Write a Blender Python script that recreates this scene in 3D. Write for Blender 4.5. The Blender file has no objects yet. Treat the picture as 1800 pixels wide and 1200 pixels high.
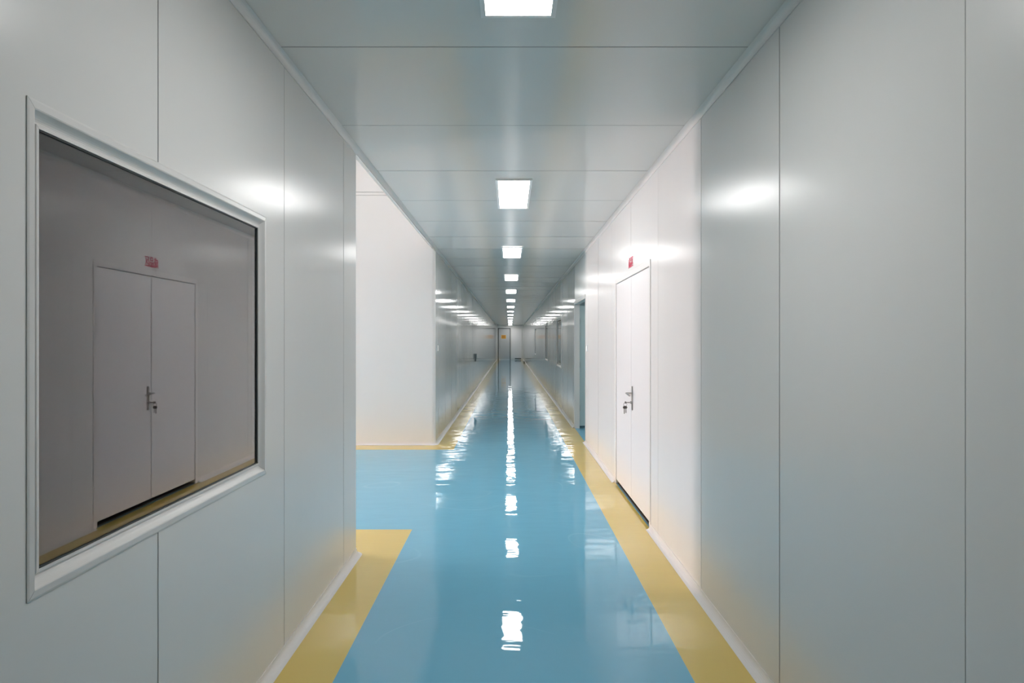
import bpy, bmesh, math, random
from mathutils import Vector
random.seed(7)
C = bpy.context.scene.collection
S = bpy.context.scene

# ------------------------------------------------------------------ camera, world, exposure
H = 2.85            # ceiling height
EYE = 1.50          # camera height
XL, XR = -1.08, 1.125
Y0, Y1 = -12.0, 56.0
HY0, HY1 = 4.84, 9.90      # side hall opening
HX, HH = -13.0, 4.6         # side hall far end, height

cam = bpy.data.cameras.new('camera')
cam.sensor_width = 36.0
cam.lens = 24.0
cam.shift_x = 4 / 1800
cam.clip_start = 0.05
cam.clip_end = 200
co = bpy.data.objects.new('camera', cam)
co.location = (0, 0, EYE)
co.rotation_euler = (math.pi / 2, 0, 0)
C.objects.link(co)
S.camera = co

w = bpy.data.worlds.new('world')
S.world = w
w.use_nodes = True
w.node_tree.nodes['Background'].inputs[0].default_value = (0.8, 0.85, 0.9, 1)
w.node_tree.nodes['Background'].inputs[1].default_value = 0.0

S.view_settings.view_transform = 'Standard'
S.view_settings.look = 'None'
S.view_settings.gamma = 1
S.view_settings.exposure = 0.0
S.view_settings.use_curve_mapping = False
S.cycles.max_bounces = 14
S.cycles.diffuse_bounces = 8
S.cycles.glossy_bounces = 8
S.cycles.transmission_bounces = 8
S.cycles.sample_clamp_indirect = 10.0
S.cycles.use_denoising = True
S.cycles.caustics_reflective = True
S.cycles.blur_glossy = 0.3

LAMP = 20.5         # radiance of the ceiling panels
LAMP_COL = (1.0, 0.985, 0.97)
DAY = 118.0          # daylight on the frosted window of the side hall
DAY_COL = (1.0, 0.81, 0.79)
HALL = 12.0         # radiance of the side hall lamps
HALL_COL = (1.0, 0.84, 0.79)

# ------------------------------------------------------------------ materials
def mat(name, col, rough=0.4, metal=0.0, ior=1.5, **kw):
    m = bpy.data.materials.new(name)
    m.use_nodes = True
    b = m.node_tree.nodes['Principled BSDF']
    b.inputs['Base Color'].default_value = (*col, 1)
    b.inputs['Roughness'].default_value = rough
    b.inputs['Metallic'].default_value = metal
    b.inputs['IOR'].default_value = ior
    for k, v in kw.items():
        b.inputs[k.replace('_', ' ')].default_value = v
    return m

def bump(m, scale, strength, stretch=(1, 1, 1), dist=0.01, second=None, detail=2.0):
    nt = m.node_tree; N = nt.nodes; L = nt.links
    b = N['Principled BSDF']
    tc = N.new('ShaderNodeTexCoord'); mp = N.new('ShaderNodeMapping')
    mp.inputs['Scale'].default_value = stretch
    L.new(tc.outputs['Object'], mp.inputs['Vector'])
    n = N.new('ShaderNodeTexNoise')
    n.inputs['Scale'].default_value = scale
    n.inputs['Detail'].default_value = detail
    L.new(mp.outputs['Vector'], n.inputs['Vector'])
    bp = N.new('ShaderNodeBump')
    bp.inputs['Strength'].default_value = strength
    bp.inputs['Distance'].default_value = dist
    L.new(n.outputs['Fac'], bp.inputs['Height'])
    if second:
        sc, st, ds, str2 = second
        mp2 = N.new('ShaderNodeMapping'); mp2.inputs['Scale'].default_value = str2
        L.new(tc.outputs['Object'], mp2.inputs['Vector'])
        n2 = N.new('ShaderNodeTexNoise'); n2.inputs['Scale'].default_value = sc
        n2.inputs['Detail'].default_value = 2.0
        L.new(mp2.outputs['Vector'], n2.inputs['Vector'])
        b2 = N.new('ShaderNodeBump'); b2.inputs['Strength'].default_value = st
        b2.inputs['Distance'].default_value = ds
        L.new(n2.outputs['Fac'], b2.inputs['Height'])
        L.new(bp.outputs['Normal'], b2.inputs['Normal'])
        bp = b2
    L.new(bp.outputs['Normal'], b.inputs['Normal'])
    return m

M_wall = bump(mat('white_panel_paint', (0.68, 0.68, 0.665), 0.235, 0.0, 1.39), 1.6, 0.5, (1, 1, 0.25), 0.005, (5.0, 0.5, 0.0012, (1, 1, 0.05)))
M_gloss = bump(mat('glossy_panel_paint', (0.60, 0.605, 0.595), 0.085, 0.0, 1.55), 1.6, 0.5, (1, 1, 0.15), 0.003, (6.0, 0.5, 0.0010, (1, 1, 0.05)))
M_ceil = bump(mat('white_ceiling_panel', (0.72, 0.705, 0.675), 0.16, 0.0, 1.45), 1.2, 0.4, (1, 1, 1), 0.003)
M_joint = mat('dark_joint', (0.09, 0.095, 0.095), 0.6)
M_seal = mat('grey_sealant', (0.36, 0.365, 0.36), 0.5)
M_seal_dark = mat('dark_sealant', (0.20, 0.205, 0.20), 0.6)
M_alu = mat('white_coated_aluminium', (0.66, 0.65, 0.635), 0.32)
M_door = mat('white_door_leaf', (0.71, 0.70, 0.70), 0.30)
M_steel = mat('brushed_steel', (0.42, 0.41, 0.40), 0.3, 1.0)
M_key = mat('key_brass_dark', (0.22, 0.20, 0.18), 0.35, 1.0)
M_rubber_shade = mat('black_rubber_and_shade', (0.03, 0.035, 0.035), 0.5)  # rubber gaskets, and the painted shade in gaps under doors
M_red = mat('red_lettering', (0.55, 0.03, 0.09), 0.5)
M_plastic = mat('white_plastic', (0.84, 0.84, 0.83), 0.35)
M_dark = mat('dim_room_gloom', (0.06, 0.05, 0.052), 0.8)  # near-black colour stands in for the gloom of unlit rooms
M_teal = mat('side_room_paint', (0.50, 0.60, 0.60), 0.3)
M_orange = mat('yellow_orange_plate', (0.75, 0.42, 0.03), 0.5)
M_brown = mat('dark_red_print', (0.28, 0.07, 0.03), 0.5)
M_grey = mat('grey_plastic', (0.13, 0.15, 0.15), 0.5)
M_glass = mat('window_glass', (0.93, 0.97, 0.96), 0.0, 0.0, 1.52, Transmission_Weight=1.0)

def epoxy(name, col, scuffs=True):
    m = mat(name, col, 0.028, 0, 1.38)
    bump(m, 2.3, 0.35, (1, 0.8, 1), 0.010, (7.0, 0.6, 0.0028, (0.45, 1, 1)), 1.5)
    if scuffs:
        nt = m.node_tree; N = nt.nodes; L = nt.links
        b = N['Principled BSDF']
        tc = N.new('ShaderNodeTexCoord')
        n = N.new('ShaderNodeTexNoise'); n.inputs['Scale'].default_value = 0.55
        n.inputs['Detail'].default_value = 1.0
        L.new(tc.outputs['Object'], n.inputs['Vector'])
        # thin curved polishing marks: contour lines of a slow noise
        a = N.new('ShaderNodeMath'); a.operation = 'MULTIPLY'; a.inputs[1].default_value = 9.0
        L.new(n.outputs['Fac'], a.inputs[0])
        f = N.new('ShaderNodeMath'); f.operation = 'FRACT'; L.new(a.outputs[0], f.inputs[0])
        s = N.new('ShaderNodeMath'); s.operation = 'SUBTRACT'; s.inputs[1].default_value = 0.5
        L.new(f.outputs[0], s.inputs[0])
        ab = N.new('ShaderNodeMath'); ab.operation = 'ABSOLUTE'; L.new(s.outputs[0], ab.inputs[0])
        r = N.new('ShaderNodeMapRange'); r.inputs['From Min'].default_value = 0.0
        r.inputs['From Max'].default_value = 0.03
        r.inputs['To Min'].default_value = 1.0; r.inputs['To Max'].default_value = 0.0
        L.new(ab.outputs[0], r.inputs['Value'])
        n2 = N.new('ShaderNodeTexNoise'); n2.inputs['Scale'].default_value = 1.1
        L.new(tc.outputs['Object'], n2.inputs['Vector'])
        r2 = N.new('ShaderNodeMapRange'); r2.inputs['From Min'].default_value = 0.5
        r2.inputs['From Max'].default_value = 0.7
        r2.inputs['To Min'].default_value = 0.0; r2.inputs['To Max'].default_value = 0.35
        L.new(n2.outputs['Fac'], r2.inputs['Value'])
        mu = N.new('ShaderNodeMath'); mu.operation = 'MULTIPLY'
        L.new(r.outputs[0], mu.inputs[0]); L.new(r2.outputs[0], mu.inputs[1])
        mx = N.new('ShaderNodeMix'); mx.data_type = 'RGBA'
        mx.inputs[6].default_value = (*col, 1)
        mx.inputs[7].default_value = (min(1, col[0] * 1.9), min(1, col[1] * 1.35), min(1, col[2] * 1.25), 1)
        L.new(mu.outputs[0], mx.inputs[0])
        L.new(mx.outputs[2], b.inputs['Base Color'])
    return m
M_blue = epoxy('blue_epoxy', (0.15, 0.43, 0.60))
M_yellow = epoxy('yellow_epoxy', (0.66, 0.50, 0.15), False)

def emit(name, col, s):
    m = bpy.data.materials.new(name); m.use_nodes = True
    nt = m.node_tree; nt.nodes.clear()
    e = nt.nodes.new('ShaderNodeEmission'); o = nt.nodes.new('ShaderNodeOutputMaterial')
    e.inputs[0].default_value = (*col, 1); e.inputs[1].default_value = s
    nt.links.new(e.outputs[0], o.inputs[0])
    return m
M_lamp = emit('lit_diffuser', LAMP_COL, LAMP)
M_hall = emit('lit_hall_diffuser', HALL_COL, HALL)
M_day = emit('daylit_frosted_glass', DAY_COL, DAY)

# ------------------------------------------------------------------ helpers
class MB:
    """collects boxes, prisms and tubes into one mesh; faces carry a material index"""
    def __init__(s): s.v = []; s.f = []; s.m = []; s.smooth = []
    def add(s, verts, faces, mi=0, smooth=False):
        o = len(s.v); s.v += [tuple(p) for p in verts]
        for f in faces:
            s.f.append([o + i for i in f]); s.m.append(mi); s.smooth.append(smooth)
    def box(s, x0, x1, y0, y1, z0, z1, mi=0):
        x0, x1 = sorted((x0, x1)); y0, y1 = sorted((y0, y1)); z0, z1 = sorted((z0, z1))
        v = [(x0,y0,z0),(x1,y0,z0),(x1,y1,z0),(x0,y1,z0),(x0,y0,z1),(x1,y0,z1),(x1,y1,z1),(x0,y1,z1)]
        s.hexa(v, mi)
    def hexa(s, v, mi=0):
        s.add(v, [(0,3,2,1),(4,5,6,7),(0,1,5,4),(1,2,6,5),(2,3,7,6),(3,0,4,7)], mi)
    def tube(s, a, b, r, n=16, mi=0, r2=None):
        a = Vector(a); b = Vector(b); r2 = r if r2 is None else r2
        d = (b - a).normalized()
        u = d.orthogonal().normalized(); w_ = d.cross(u)
        ra = []; rb = []
        for i in range(n):
            t = 2 * math.pi * i / n
            k = u * math.cos(t) + w_ * math.sin(t)
            ra.append(a + k * r); rb.append(b + k * r2)
        s.add(ra + rb, [(i, (i + 1) % n, n + (i + 1) % n, n + i) for i in range(n)], mi, True)
        s.add(ra, [tuple(range(n))[::-1]], mi); s.add(rb, [tuple(range(n))], mi)
    def sweep(s, path, prof, closed_prof=True, mi=0, smooth=False):
        """path: xy points; prof: (d, z), d measured to the right-hand side of the path"""
        n = len(path); rings = []
        for i, p in enumerate(path):
            p = Vector(p)
            if i == 0: d0 = d1 = (Vector(path[1]) - p).normalized()
            elif i == n - 1: d0 = d1 = (p - Vector(path[i-1])).normalized()
            else:
                d0 = (p - Vector(path[i-1])).normalized(); d1 = (Vector(path[i+1]) - p).normalized()
            n0 = Vector((d0.y, -d0.x)); n1 = Vector((d1.y, -d1.x))
            nn = (n0 + n1).normalized(); k = 1 / max(0.3, nn.dot(n0))
            rings.append([(p.x + nn.x * k * a, p.y + nn.y * k * a, z) for a, z in prof])
        m = len(prof); V = [q for r in rings for q in r]; F = []
        for i in range(n - 1):
            for j in range(m if closed_prof else m - 1):
                j2 = (j + 1) % m
                F.append((i*m + j, i*m + j2, (i+1)*m + j2, (i+1)*m + j))
        F.append(tuple(range(m))); F.append(tuple((n-1)*m + j for j in reversed(range(m))))
        s.add(V, F, mi, smooth)
    def build(s, name, mats, parent=None, bevel=0):
        me = bpy.data.meshes.new(name)
        me.from_pydata(s.v, [], s.f)
        if not isinstance(mats, (list, tuple)): mats = [mats]
        for m in mats: me.materials.append(m)
        for p, mi, sm in zip(me.polygons, s.m, s.smooth):
            p.material_index = mi; p.use_smooth = sm
        bm = bmesh.new(); bm.from_mesh(me)
        bmesh.ops.recalc_face_normals(bm, faces=bm.faces); bm.to_mesh(me); bm.free()
        o = bpy.data.objects.new(name, me); C.objects.link(o)
        if parent: o.parent = parent; 
        if parent:
            o.location = -Vector(parent.location) if parent.type == 'EMPTY' and parent.parent is None else (0, 0, 0)
        if bevel:
            b = o.modifiers.new('bevel', 'BEVEL'); b.width = bevel; b.segments = 2
            b.limit_method = 'ANGLE'
        return o

def struct(name, mb, mats, bevel=0):
    o = mb.build(name, mats, None, bevel); o['kind'] = 'structure'; return o
def empty(name, loc, structure=False):
    o = bpy.data.objects.new(name, None); o.location = loc; o.empty_display_size = 0.1
    C.objects.link(o)
    if structure: o['kind'] = 'structure'
    return o
def tag(o, label, cat, group=None):
    o['label'] = label; o['category'] = cat
    if group: o['group'] = group
    return o

# ------------------------------------------------------------------ panel walls
JG = 0.0014      # half joint gap
def panel_wall(name, axis, face, n, a0, a1, z0, z1, joints, holes=(), material=M_wall, zj=()):
    """wall in plane axis=face, its room side towards n (+1/-1); runs a0..a1; holes (a0,a1,z0,z1)"""
    mb = MB()
    js = [j for j in joints if a0 < j < a1]
    edges = [a0] + js + [a1]
    tilt = [(random.uniform(-.0008, .0008), random.uniform(-.0008, .0008)) for _ in edges]
    cuts = sorted(set(edges + [c for h in holes for c in h[:2] if a0 < c < a1]))
    zc = sorted(set([z0, z1] + list(zj) + [c for h in holes for c in h[2:] if z0 < c < z1]))
    def P(d, a, z):
        return (face + d, a, z) if axis == 'x' else (a, face + d, z)
    for i in range(len(cuts) - 1):
        c0, c1 = cuts[i], cuts[i+1]; mid = (c0 + c1) / 2
        k = max(j for j in range(len(edges) - 1) if edges[j] <= mid)
        e0, e1 = edges[k], edges[k+1]; t0, t1 = tilt[k]
        def off(a): return t0 + (t1 - t0) * (a - e0) / (e1 - e0)
        zm = []
        run = None
        for q in range(len(zc) - 1):
            z_mid = (zc[q] + zc[q+1]) / 2
            solid = not any(h[0] < mid < h[1] and h[2] < z_mid < h[3] for h in holes)
            if solid:
                if run and run[1] == zc[q] and zc[q] not in zj: run[1] = zc[q+1]
                else:
                    run = [zc[q], zc[q+1]]; zm.append(run)
            else: run = None
        for b0, b1 in zm:
            g0 = JG if c0 in js else 0; g1 = JG if c1 in js else 0
            s0, s1 = c0 + g0, c1 - g1
            h0 = b0 + (JG * 2 if b0 in zj else 0); h1 = b1 - (JG * 2 if b1 in zj else 0)
            f0, f1 = off(s0), off(s1); bk = -n * 0.02
            v = [P(bk, s0, h0), P(f0, s0, h0), P(f1, s1, h0), P(bk, s1, h0),
                 P(bk, s0, h1), P(f0, s0, h1), P(f1, s1, h1), P(bk, s1, h1)]
            mb.hexa(v, 0)
            # core board behind the skin
            v = [P(-n*.055, c0, b0), P(-n*.012, c0, b0), P(-n*.012, c1, b0), P(-n*.055, c1, b0),
                 P(-n*.055, c0, b1), P(-n*.012, c0, b1), P(-n*.012, c1, b1), P(-n*.055, c1, b1)]
            mb.hexa(v, 1)
    for j in js:                     # sealed joints between the panels
        for q in range(len(zc) - 1):
            zm_ = (zc[q] + zc[q+1]) / 2
            if any(h[0] < j < h[1] and h[2] < zm_ < h[3] for h in holes): continue
            if axis == 'x': mb.box(face - n * .01, face + n * .0012, j - .0013, j + .0013, zc[q], zc[q+1], 2)
            else: mb.box(j - .0013, j + .0013, face - n * .01, face + n * .0012, zc[q], zc[q+1], 2)
    return struct(name, mb, [material, M_joint, M_seal])

Rc = 0.05
LJ = [2.097 + 1.170 * k for k in range(-14, 60)]
LJ = [j for j in LJ if j < HY0 - .1 or j > HY1 + .1]
RJ = [1.685 + 1.163 * k for k in range(-14, 60)]

WZ = (0.915, 2.05)                   # window outer frame heights
LW = [(1.525, 3.02)]
RW = [(14.9, 16.4), (20.2, 21.7), (29.2, 30.7)]
FW = 0.058
def hole(y0, y1): return (y0 + .021, y1 - .021, WZ[0] + .021, WZ[1] - .021)
DOOR = (5.44, 7.26, 2.158)
OPEN = (10.15, 11.80, 2.15)

panel_wall('wall_left_near', 'x', XL, 1, Y0, HY0 - Rc, 0, H, LJ, [hole(*q) for q in LW])
panel_wall('wall_left_far', 'x', XL, 1, HY1 + Rc, Y1, 0, H, LJ, material=M_gloss)
RJ2 = [j for j in RJ if not (DOOR[0] - .06 < j < DOOR[0] or DOOR[1] < j < DOOR[1] + .06)]
panel_wall('wall_right', 'x', XR, -1, Y0, OPEN[1], 0, H, RJ2,
           [(DOOR[0] + .03, DOOR[1] - .03, -1, DOOR[2] - .03), (OPEN[0], OPEN[1] + 1, -1, OPEN[2])])
panel_wall('wall_right_far', 'x', XR, -1, OPEN[1], Y1, 0, H, RJ2, [hole(*q) for q in RW], material=M_gloss)
panel_wall('wall_back', 'y', Y0, 1, XL - .05, XR + .05, 0, H, [0.02])
panel_wall('wall_end', 'y', Y1, -1, XL - .05, XR + .05, 0, H, [0.52])
HJ = [XL - .55 - 1.17 * k for k in range(0, 10)]
panel_wall('wall_hall_far', 'y', HY1, -1, HX, XL - Rc, 0, HH, [-5.8, -9.9], zj=(3.62, 3.665))
panel_wall('wall_hall_near', 'y', HY0, 1, HX, XL - Rc, 0, HH, HJ)
DW = (8.0, 9.55, 0.02, 2.5)
panel_wall('wall_hall_left', 'x', HX, 1, HY0 - .05, HY1 + .05, 0, HH, [], [DW])
mb = MB(); mb.box(XL - .10, XL - .05, HY0 - .06, HY1 + .06, H + .05, HH)
struct('wall_hall_right', mb, M_wall)

# ceilings
mb = MB()
CJ = [3.13 + 1.1355 * k for k in range(-14, 60)]
e = [Y0] + [j for j in CJ if Y0 < j < Y1] + [Y1]
for a, b in zip(e, e[1:]):
    t0, t1 = random.uniform(-.0008, .0008), random.uniform(-.0008, .0008)
    g = .0022
    xl = XL - .05
    v = [(xl, a+g, H+t0), (XR+.05, a+g, H+t0), (XR+.05, b-g, H+t1), (xl, b-g, H+t1),
         (xl, a+g, H+.02), (XR+.05, a+g, H+.02), (XR+.05, b-g, H+.02), (xl, b-g, H+.02)]
    mb.hexa(v, 0)
mb.box(XL - .05, XR + .05, Y0, Y1, H + .012, H + .05, 1)
for j in e[1:-1]: mb.box(XL - .045, XR + .045, j - .0022, j + .0022, H - .0011, H + .012, 2)
struct('ceiling', mb, [M_ceil, M_joint, M_seal_dark])
mb = MB(); mb.box(HX - .05, XL - .05, HY0 - .05, HY1 + .05, HH, HH + .05)
struct('ceiling_hall', mb, M_ceil)

# floor: blue epoxy with yellow painted bands
mb = MB()
xs = [HX - .1, XL - .06, -.78, .815, XR + .0, 4.3]
ys = [Y0 - .1, HY0, 5.45, 9.47, HY1, 13.5, Y1 + .1]
for i in range(len(xs) - 1):
    for j in range(len(ys) - 1):
        xm = (xs[i] + xs[i+1]) / 2; ym = (ys[j] + ys[j+1]) / 2
        if i == 0 and not (HY0 - .2 < ym < HY1 + .2): continue
        y = 0
        if .815 < xm < XR + .01: y = 1
        if xm < -.78 and (ym < 5.45 or ym > 9.47): y = 1
        mb.add([(xs[i], ys[j], 0), (xs[i+1], ys[j], 0), (xs[i+1], ys[j+1], 0), (xs[i], ys[j+1], 0)], [(0, 1, 2, 3)], y)
fl = struct('floor', mb, [M_blue, M_yellow])
md = fl.modifiers.new('thick', 'SOLIDIFY'); md.thickness = .08; md.offset = -1

# coves along floor and ceiling
def arc(cx, cy, r, a0, a1, n=8):
    return [(cx + r * math.cos(math.radians(a0 + (a1 - a0) * i / n)), cy + r * math.sin(math.radians(a0 + (a1 - a0) * i / n))) for i in range(n + 1)]
def cove(r, z, up, n=7):
    """concave quarter-round profile against wall d=0 and plane z"""
    s = 1 if up else -1
    p = [(-.004, z - s * .0)]
    for i in range(n + 1):
        t = math.pi / 2 * i / n
        p.append((r - r * math.sin(t) * .92, z + s * (r - r * math.cos(t)) + s * .002) if i else (r, z + s * .0005))
    p.append((.0035, z + s * r * 1.08)); p.append((-.004, z + s * r * 1.08))
    return p
BASE = cove(.042, 0.001, True); CORN = cove(.034, H - .0015, False)
corner_near = arc(XL - Rc, HY0 - Rc, Rc, 0, 90)
corner_far = arc(XL - Rc, HY1 + Rc, Rc, -90, 0)
mb = MB(); mb.sweep([(XL, Y0)] + corner_near + [(HX, HY0)], BASE); struct('baseboard_left', mb, M_alu)
mb = MB(); mb.sweep([(HX, HY1)] + corner_far + [(XL, Y1)], BASE); struct('baseboard_left_far', mb, M_alu)
mb = MB()
for a, b in ((Y1, OPEN[1] + .06), (OPEN[0] - .0, DOOR[1]), (DOOR[0], Y0)):
    mb.sweep([(XR, a), (XR, b)], BASE)
struct('baseboard_right', mb, M_alu)
mb = MB(); mb.sweep([(XL, Y0), (XL, Y1)], CORN); struct('trim_1', mb, M_alu)
mb = MB(); mb.sweep([(XR, Y1), (XR, Y0)], CORN); struct('trim_2', mb, M_alu)
# rounded corner posts of the side hall opening
for k, path, top in ((3, corner_near, HH), (4, corner_far, HH)):
    mb = MB()
    inner = [(path[-1][0], path[0][1])] if k == 3 else [(path[0][0], path[-1][1])]
    pts = path + inner
    n = len(pts); zt = H - .002
    mb.add([(x, y, 0.001) for x, y in pts] + [(x, y, zt) for x, y in pts],
           [(i, (i + 1) % n, n + (i + 1) % n, n + i) for i in range(n)], 0, False)
    mb.add([(x, y, zt) for x, y in pts], [tuple(range(n))])
    struct('trim_%d' % k, mb, M_alu)
# upper return of the hall walls, above the corridor ceiling
mb = MB()
mb.box(XL - Rc - .055, XL - .05, HY0 - .055, HY0, H + .05, HH); mb.box(XL - Rc - .055, XL - .05, HY1, HY1 + .055, H + .05, HH)
struct('trim_5', mb, M_wall)

# ------------------------------------------------------------------ windows
PROF = [(0, -.003), (0, .002), (.005, .0035), (.020, .0045), (.023, .003)]
for i in range(1, 7):
    t = i / 6
    PROF.append((.023 + .025 * t, .003 - .018 * math.sin(t * math.pi / 2)))
PROF += [(.049, -.012), (.0505, -.011), (.057, -.011), (.058, -.030)]
def make_window(num, x, n, y0, y1):
    z0, z1 = WZ
    root = empty('window_%d' % num, (x, (y0 + y1) / 2, z0), True)
    mb = MB(); g = .0006
    corners = [(y0, z0), (y1, z0), (y1, z1), (y0, z1)]
    inn = [(1, 1), (-1, 1), (-1, -1), (1, -1)]
    for i in range(4):
        j = (i + 1) % 4
        along = Vector((corners[j][0] - corners[i][0], corners[j][1] - corners[i][1])).normalized()
        ra = [(x + n * w_, corners[i][0] + inn[i][0] * u + along.x * g, corners[i][1] + inn[i][1] * u + along.y * g) for u, w_ in PROF]
        rb = [(x + n * w_, corners[j][0] + inn[j][0] * u - along.x * g, corners[j][1] + inn[j][1] * u - along.y * g) for u, w_ in PROF]
        m = len(PROF)
        mb.add(ra + rb, [(k, k + 1, m + k + 1, m + k) for k in range(m - 1)] + [(m - 1, 0, m, 2 * m - 1), tuple(range(m)), tuple(range(m, 2 * m))])
    mb.build('window_frame', M_alu, root)
    mb = MB(); a = FW - .002; t = .005
    for (p0, p1, q0, q1) in ((y0 + a, y1 - a, z0 + a, z0 + a + t), (y0 + a, y1 - a, z1 - a - t, z1 - a),
                             (y0 + a, y0 + a + t, z0 + a, z1 - a), (y1 - a - t * 2, y1 - a, z0 + a, z1 - a)):
        mb.box(x - n * .024, x - n * .014, p0, p1, q0, q1)
    mb.build('gasket', M_rubber_shade, root)
    mb = MB(); mb.box(x - n * .018, x - n * .024, y0 + a - .004, y1 - a + .004, z0 + a - .004, z1 - a + .004)
    gl = mb.build('pane', M_glass, root)
    return root
# dim rooms behind the windows, closed boxes with their gloom in the colour
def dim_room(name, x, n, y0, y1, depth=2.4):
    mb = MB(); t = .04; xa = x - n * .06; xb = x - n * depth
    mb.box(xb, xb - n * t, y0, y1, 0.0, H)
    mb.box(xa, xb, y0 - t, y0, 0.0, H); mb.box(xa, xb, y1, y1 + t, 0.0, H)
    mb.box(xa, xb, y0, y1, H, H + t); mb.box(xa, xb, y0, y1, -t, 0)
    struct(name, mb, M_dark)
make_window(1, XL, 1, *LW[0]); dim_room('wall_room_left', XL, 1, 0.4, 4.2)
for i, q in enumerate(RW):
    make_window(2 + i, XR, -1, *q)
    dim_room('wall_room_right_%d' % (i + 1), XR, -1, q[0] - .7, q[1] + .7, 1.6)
# frosted daylight window of the side hall
root = empty('window_5', (HX, 8.75, DW[2]), True)
mb = MB()
for a, b, c, d in ((DW[0], DW[1], DW[2], DW[2] + .05), (DW[0], DW[1], DW[3] - .05, DW[3]), (DW[0], DW[0] + .05, DW[2], DW[3]),
                   (DW[1] - .05, DW[1], DW[2], DW[3]), (8.725, 8.775, DW[2], DW[3])):
    mb.box(HX - .05, HX + .015, a, b, c, d)
mb.build('window_frame', M_alu, root)
mb = MB(); mb.box(HX - .040, HX - .034, DW[0], DW[1], DW[2], DW[3]); mb.build('pane', M_day, root)

# ------------------------------------------------------------------ double door in the right wall
d0, d1, dt = DOOR
root = empty('door_1', (XR, (d0 + d1) / 2, 0), True)
mb = MB(); fw = .052
mb.box(XR - .006, XR + .06, d0, d0 + fw, 0, dt); mb.box(XR - .006, XR + .06, d1 - fw, d1, 0, dt)
mb.box(XR - .006, XR + .06, d0 + fw, d1 - fw, dt - fw, dt)
mb.build('door_frame', M_alu, root, .003)
meet = 6.335
mb = MB(); mb.box(XR + .010, XR + .058, d0 + fw, d1 - fw, .001, .014); mb.build('gap_shade', M_rubber_shade, root)  # black strip that paints the shade in the gap under the leaves
for a, b in ((d0 + fw + .002, meet - .005), (meet + .005, d1 - fw - .002)):
    mb = MB(); mb.box(XR + .003, XR + .036, a, b, .045, dt - fw - .004)
    lf = mb.build('door_leaf', M_door, root, .002)
    if b < meet: near_leaf = lf
mb = MB(); mb.box(XR + .009, XR + .03, meet - .0045, meet + .0045, .05, dt - fw - .006); mb.build('meeting_gasket', M_rubber_shade, root)
# handle on the near leaf
def handle(parent, x, y, z, dirn):
    mb = MB(); mb.box(x - .008, x, y - .018, y + .018, z - .135, z + .085)
    pl = mb.build('handle_plate', M_steel, parent, .003); pl['label'] = 'steel handle plate'
    mb = MB(); mb.tube((x - .006, y, z + .02), (x - .058, y, z + .02), .009)
    pts = [(x - .058, y + dirn * .006, z + .02), (x - .060, y - dirn * .03, z + .022), (x - .056, y - dirn * .08, z + .016), (x - .050, y - dirn * .125, z + .008)]
    for p, q in zip(pts, pts[1:]): mb.tube(p, q, .0085)
    lv = mb.build('lever', M_steel, pl); lv['label'] = 'curved steel door lever'
    mb = MB(); mb.tube((x - .006, y, z - .065), (x - .022, y, z - .065), .012)
    mb.build('lock_cylinder', M_steel, pl)
handle(near_leaf, XR + .003, 6.27, 1.005, 1)
# dark void behind the door leaves
dim_room('wall_room_door', XR, -1, d0 - .3, d1 + .3, 1.0)

# keys hanging from the lock
kx, ky, kz = XR - .034, 6.27, .94
root = empty('key_bunch', (kx, ky, kz - .10))
tag(root, 'small bunch of dark keys hanging from the lock of the white double door', 'keys')
mb = MB(); mb.box(kx - .022, kx + .012, ky - .0015, ky + .0015, kz - .004, kz + .004); mb.tube((kx - .022, ky, kz), (kx - .034, ky, kz), .010, 12)
mb.build('key', M_key, root)
mb = MB()
R_ = .016; N_ = 18
for i in range(N_):
    a, b = 2 * math.pi * i / N_, 2 * math.pi * (i + 1) / N_
    mb.tube((kx - .030 + R_ * math.cos(a), ky, kz - .018 + R_ * math.sin(a)), (kx - .030 + R_ * math.cos(b), ky, kz - .018 + R_ * math.sin(b)), .0016, 8)
mb.build('key_ring', M_key, root)
for s, l in ((-.009, .058), (.006, .050)):
    mb = MB(); x_ = kx - .030 + s
    mb.tube((x_, ky - .002, kz - .045), (x_, ky + .002, kz - .045), .013, 14)
    mb.box(x_ - .0035, x_ + .0035, ky - .0015, ky + .0015, kz - .045 - l, kz - .05)
    mb.build('key', M_key, root)

# red lettering above the door
def lettering(text, size, y, z):
    cu = bpy.data.curves.new('t', 'FONT'); cu.body = text; cu.size = size; cu.align_x = 'CENTER'
    cu.extrude = .001; cu.offset = .0003
    o = bpy.data.objects.new('t', cu); C.objects.link(o)
    bpy.context.view_layer.update()
    dg = bpy.context.evaluated_depsgraph_get()
    me = bpy.data.meshes.new_from_object(o.evaluated_get(dg))
    bpy.data.objects.remove(o)
    me.name = 'door_lettering'
    xs_ = [v.co.x for v in me.vertices]; ys_ = [v.co.y for v in me.vertices]
    cx_, cy_ = (min(xs_) + max(xs_)) / 2, (min(ys_) + max(ys_)) / 2
    for v in me.vertices: v.co.x -= cx_; v.co.y -= cy_
    me.materials.clear(); me.materials.append(M_red)
    r = bpy.data.objects.new('door_lettering', me); C.objects.link(r)
    r.location = (XR - .0035, y, z); r.rotation_euler = (math.pi / 2, 0, -math.pi / 2)
    r.scale = (.78, 1.0, 1)
    return r
t = lettering('成品区', .105, 6.33, 2.235)
tag(t, 'three red Chinese characters on the wall above the white double door', 'lettering')

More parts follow.
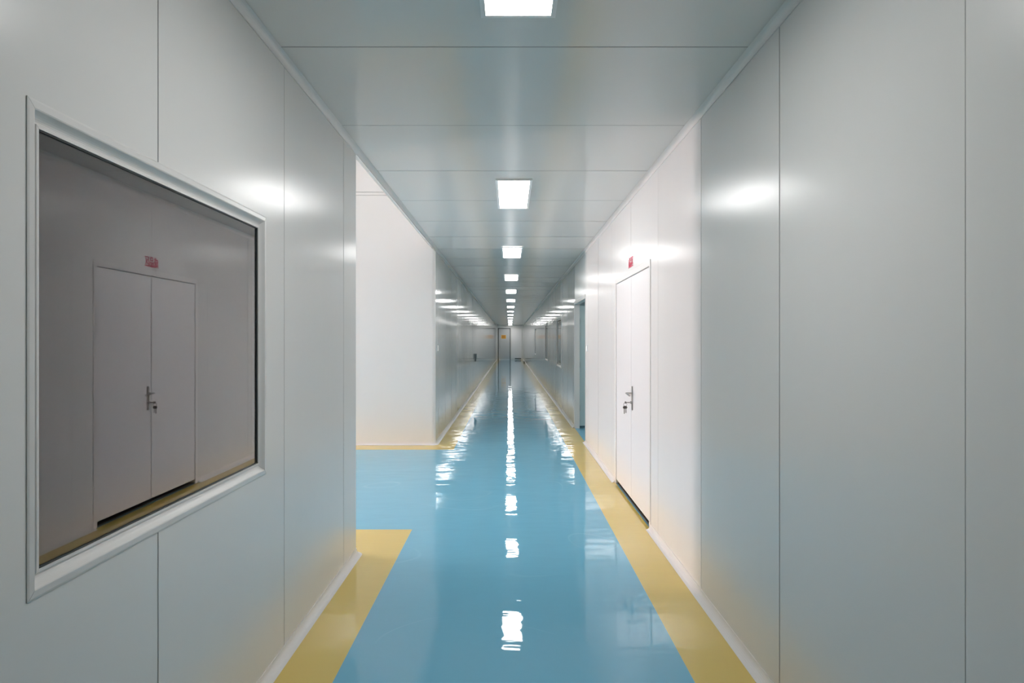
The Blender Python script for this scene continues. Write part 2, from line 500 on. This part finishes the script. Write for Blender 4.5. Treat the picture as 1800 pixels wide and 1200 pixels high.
# ------------------------------------------------------------------ open doorway further on, with the room behind it
o0, o1, ot = OPEN
root = empty('door_2', (XR, (o0 + o1) / 2, 0), True)
mb = MB()
mb.box(XR - .010, XR + .085, o1 - .012, o1 + .05, 0, ot + .05); mb.box(XR - .010, XR + .085, o0, o1 - .012, ot - .012, ot + .05)
mb.box(XR - .004, XR + .085, o0 - .05, o0 + .004, 0.001, ot + .05)
mb.build('door_frame', M_alu, root, .003)
ang = math.radians(22); L_ = .80
hx, hy = XR + .088, o1 + .012
ca, sa = math.cos(ang), math.sin(ang)
mb = MB()
q = [(hx, hy), (hx + ca * L_, hy + sa * L_), (hx + ca * L_ - sa * .04, hy + sa * L_ + ca * .04), (hx - sa * .04 + .03, hy + ca * .04)]
mb.hexa([(x, y, .04) for x, y in q] + [(x, y, ot - .03) for x, y in q])
leaf = mb.build('door_leaf', M_teal, root, .002)
for z in (.35, 1.1, 1.85):
    mb = MB(); mb.tube((hx - .004, hy - .010, z - .05), (hx - .004, hy - .010, z + .05), .008); mb.build('hinge', M_steel, root)
mb = MB(); xa, xb = XR + .056, 4.2
mb.box(xb, xb + .05, 9.3, 13.3, 0, H); mb.box(xa, xb, 9.25, 9.3, 0, H); mb.box(xa, xb, 13.3, 13.35, 0, H)
mb.box(XR+.056, XR+.075, 9.3, o0 - .06, 0, H); mb.box(XR+.056, XR+.075, o1 + .25, 13.3, 0, H)
struct('wall_side_room', mb, M_teal)
mb = MB(); mb.box(xa, xb, 9.3, 13.3, H, H + .05); struct('ceiling_side_room', mb, M_ceil)

# ------------------------------------------------------------------ end of the corridor
YE = Y1
root = empty('door_3', (-.45, YE, 0), True)
mb = MB()
mb.box(-.97, -.90, YE - .03, YE - .001, 0, 2.60); mb.box(0.0, .07, YE - .03, YE - .001, 0, 2.60); mb.box(-.90, 0.0, YE - .03, YE - .001, 2.53, 2.60)
mb.build('door_frame', M_joint, root)
mb = MB(); mb.box(-.89, -.01, YE - .018, YE - .001, .06, 2.52); mb.build('door_leaf', mat('grey_door_leaf', (.45, .46, .46), .3), root)
mb = MB(); mb.box(-.84, -.80, YE - .05, YE - .018, 1.0, 1.2); mb.build('handle', M_steel, root)
root = empty('door_4', (.5, YE, 0), True)
mb = MB(); mb.box(.16, .96, YE - .018, YE - .001, .14, 2.52); mb.build('door_leaf', M_door, root)
mb = MB(); mb.box(.10, .16, YE - .03, YE - .001, 0, 2.58); mb.box(.96, 1.02, YE - .03, YE - .001, 0, 2.58); mb.box(.16, .96, YE - .03, YE - .001, 2.52, 2.58)
mb.build('door_frame', M_alu, root)
mb = MB(); mb.box(.42, .93, YE - .022, YE - .001, .05, .13); mb.build('sill_gap_shade', M_rubber_shade, root)  # dark bar painted as the shaded gap beneath the right leaf

root = empty('door_sign', (-.50, YE - .022, 1.73))
tag(root, 'small yellow orange warning plate on the grey door at corridor end', 'sign')
mb = MB(); mb.box(-.69, -.31, YE - .026, YE - .019, 1.73, 2.03); mb.build('sign_plate', M_orange, root)
mb = MB(); mb.box(-.65, -.35, YE - .029, YE - .026, 1.91, 1.98); mb.box(-.65, -.35, YE - .029, YE - .026, 1.78, 1.84); mb.build('print_band', M_brown, root)

# ------------------------------------------------------------------ small things on the walls
def switch(x, n, y, z, label):
    root = empty('light_switch', (x, y, z)); tag(root, label, 'light switch')
    mb = MB(); mb.box(x + n * .001, x + n * .010, y - .043, y + .043, z - .045, z + .045); mb.build('switch_plate', M_plastic, root, .003)
    mb = MB(); mb.box(x + n * .010, x + n * .014, y - .026, y + .026, z - .030, z + .030); mb.build('rocker', M_plastic, root, .002)
switch(XL, 1, 10.20, 1.40, 'white light switch on left wall just past the side hall corner')
switch(XR, -1, 9.92, 1.40, 'white light switch on right wall just before the open doorway')
mb = MB(); mb.box(XL + .001, XL + .05, 21.1, 21.5, .95, 1.12); mb.box(XL + .001, XL + .03, 21.2, 21.4, .88, .95)
tag(mb.build('wall_box', M_grey, None, .006), 'small dark box on the left wall far down the corridor', 'wall box')
mb = MB(); mb.box(XR - .14, XR - .052, 48.0, 50.5, .001, .09)
tag(mb.build('floor_duct', M_grey, None, .01), 'low dark duct on the floor by the right wall near the corridor end', 'duct')

# ------------------------------------------------------------------ ceiling lights
LW_, LL_ = .266, 1.17
ORD = ['nearest', 'second', 'third', 'fourth', 'fifth', 'sixth', 'seventh', 'eighth', 'ninth', 'tenth', 'eleventh', 'twelfth', 'thirteenth']
def light_meshes():
    fr = MB(); w2, l2 = LW_ / 2, LL_ / 2; t = .020
    for a, b, c, d in ((-w2 - t, -w2, -l2 - t, l2 + t), (w2, w2 + t, -l2 - t, l2 + t), (-w2, w2, -l2 - t, -l2), (-w2, w2, l2, l2 + t)):
        fr.box(a, b, c, d, -.016, -.0015)
    df = MB(); df.box(-w2, w2, -l2, l2, -.013, -.004)
    return fr, df
fr, df = light_meshes()
proto = empty('ceiling_light', (.035, 0, H))
f_ = fr.build('light_frame', M_plastic, proto); d_ = df.build('diffuser', M_lamp, proto)
f_.location = d_.location = (0, 0, 0)
for k in range(0, 14):
    yc = 2.797 - LL_ / 2 + 4.05 * k
    if k == 0: r = proto
    else:
        r = proto.copy(); C.objects.link(r)
        for ch in (f_, d_):
            c = ch.copy(); C.objects.link(c); c.parent = r
    r.location = (.035, yc, H)
    if k == 13: lab = 'farthest lit white ceiling panel light, right above the end doors'
    elif k == 0: lab = 'nearest lit white ceiling panel light, cut by the top of the picture'
    else: lab = '%s lit white ceiling panel light counted from the picture top down the corridor' % ORD[k]
    tag(r, lab, 'ceiling light', 'ceiling panel lights in a row along the corridor')

# side hall lamps, plus an unseen one added to brighten the doorway room
def extra_light(x, y, z, lab, rot=0, group=None):
    r = proto.copy(); C.objects.link(r); r.location = (x, y, z); r.rotation_euler = (0, 0, rot)
    for ch in (f_, d_):
        c = ch.copy(); C.objects.link(c); c.parent = r
    tag(r, lab, 'ceiling light', group)
for k in range(4):
    for q in range(2):
        extra_light(-2.4 - 2.6 * k, 6.0 + 1.6 * q, HH, 'lit panel light on the high ceiling of the side hall', math.pi / 2, 'side hall ceiling lights')
extra_light(2.6, 10.9, H, 'added panel light, out of view, brightening the room behind the open doorway')

M_hd = d_.data.copy(); M_hd.materials.clear(); M_hd.materials.append(M_hall)
for o in S.objects:
    if o.parent and o.name.startswith('diffuser') and o.parent.get('group') == 'side hall ceiling lights': o.data = M_hd
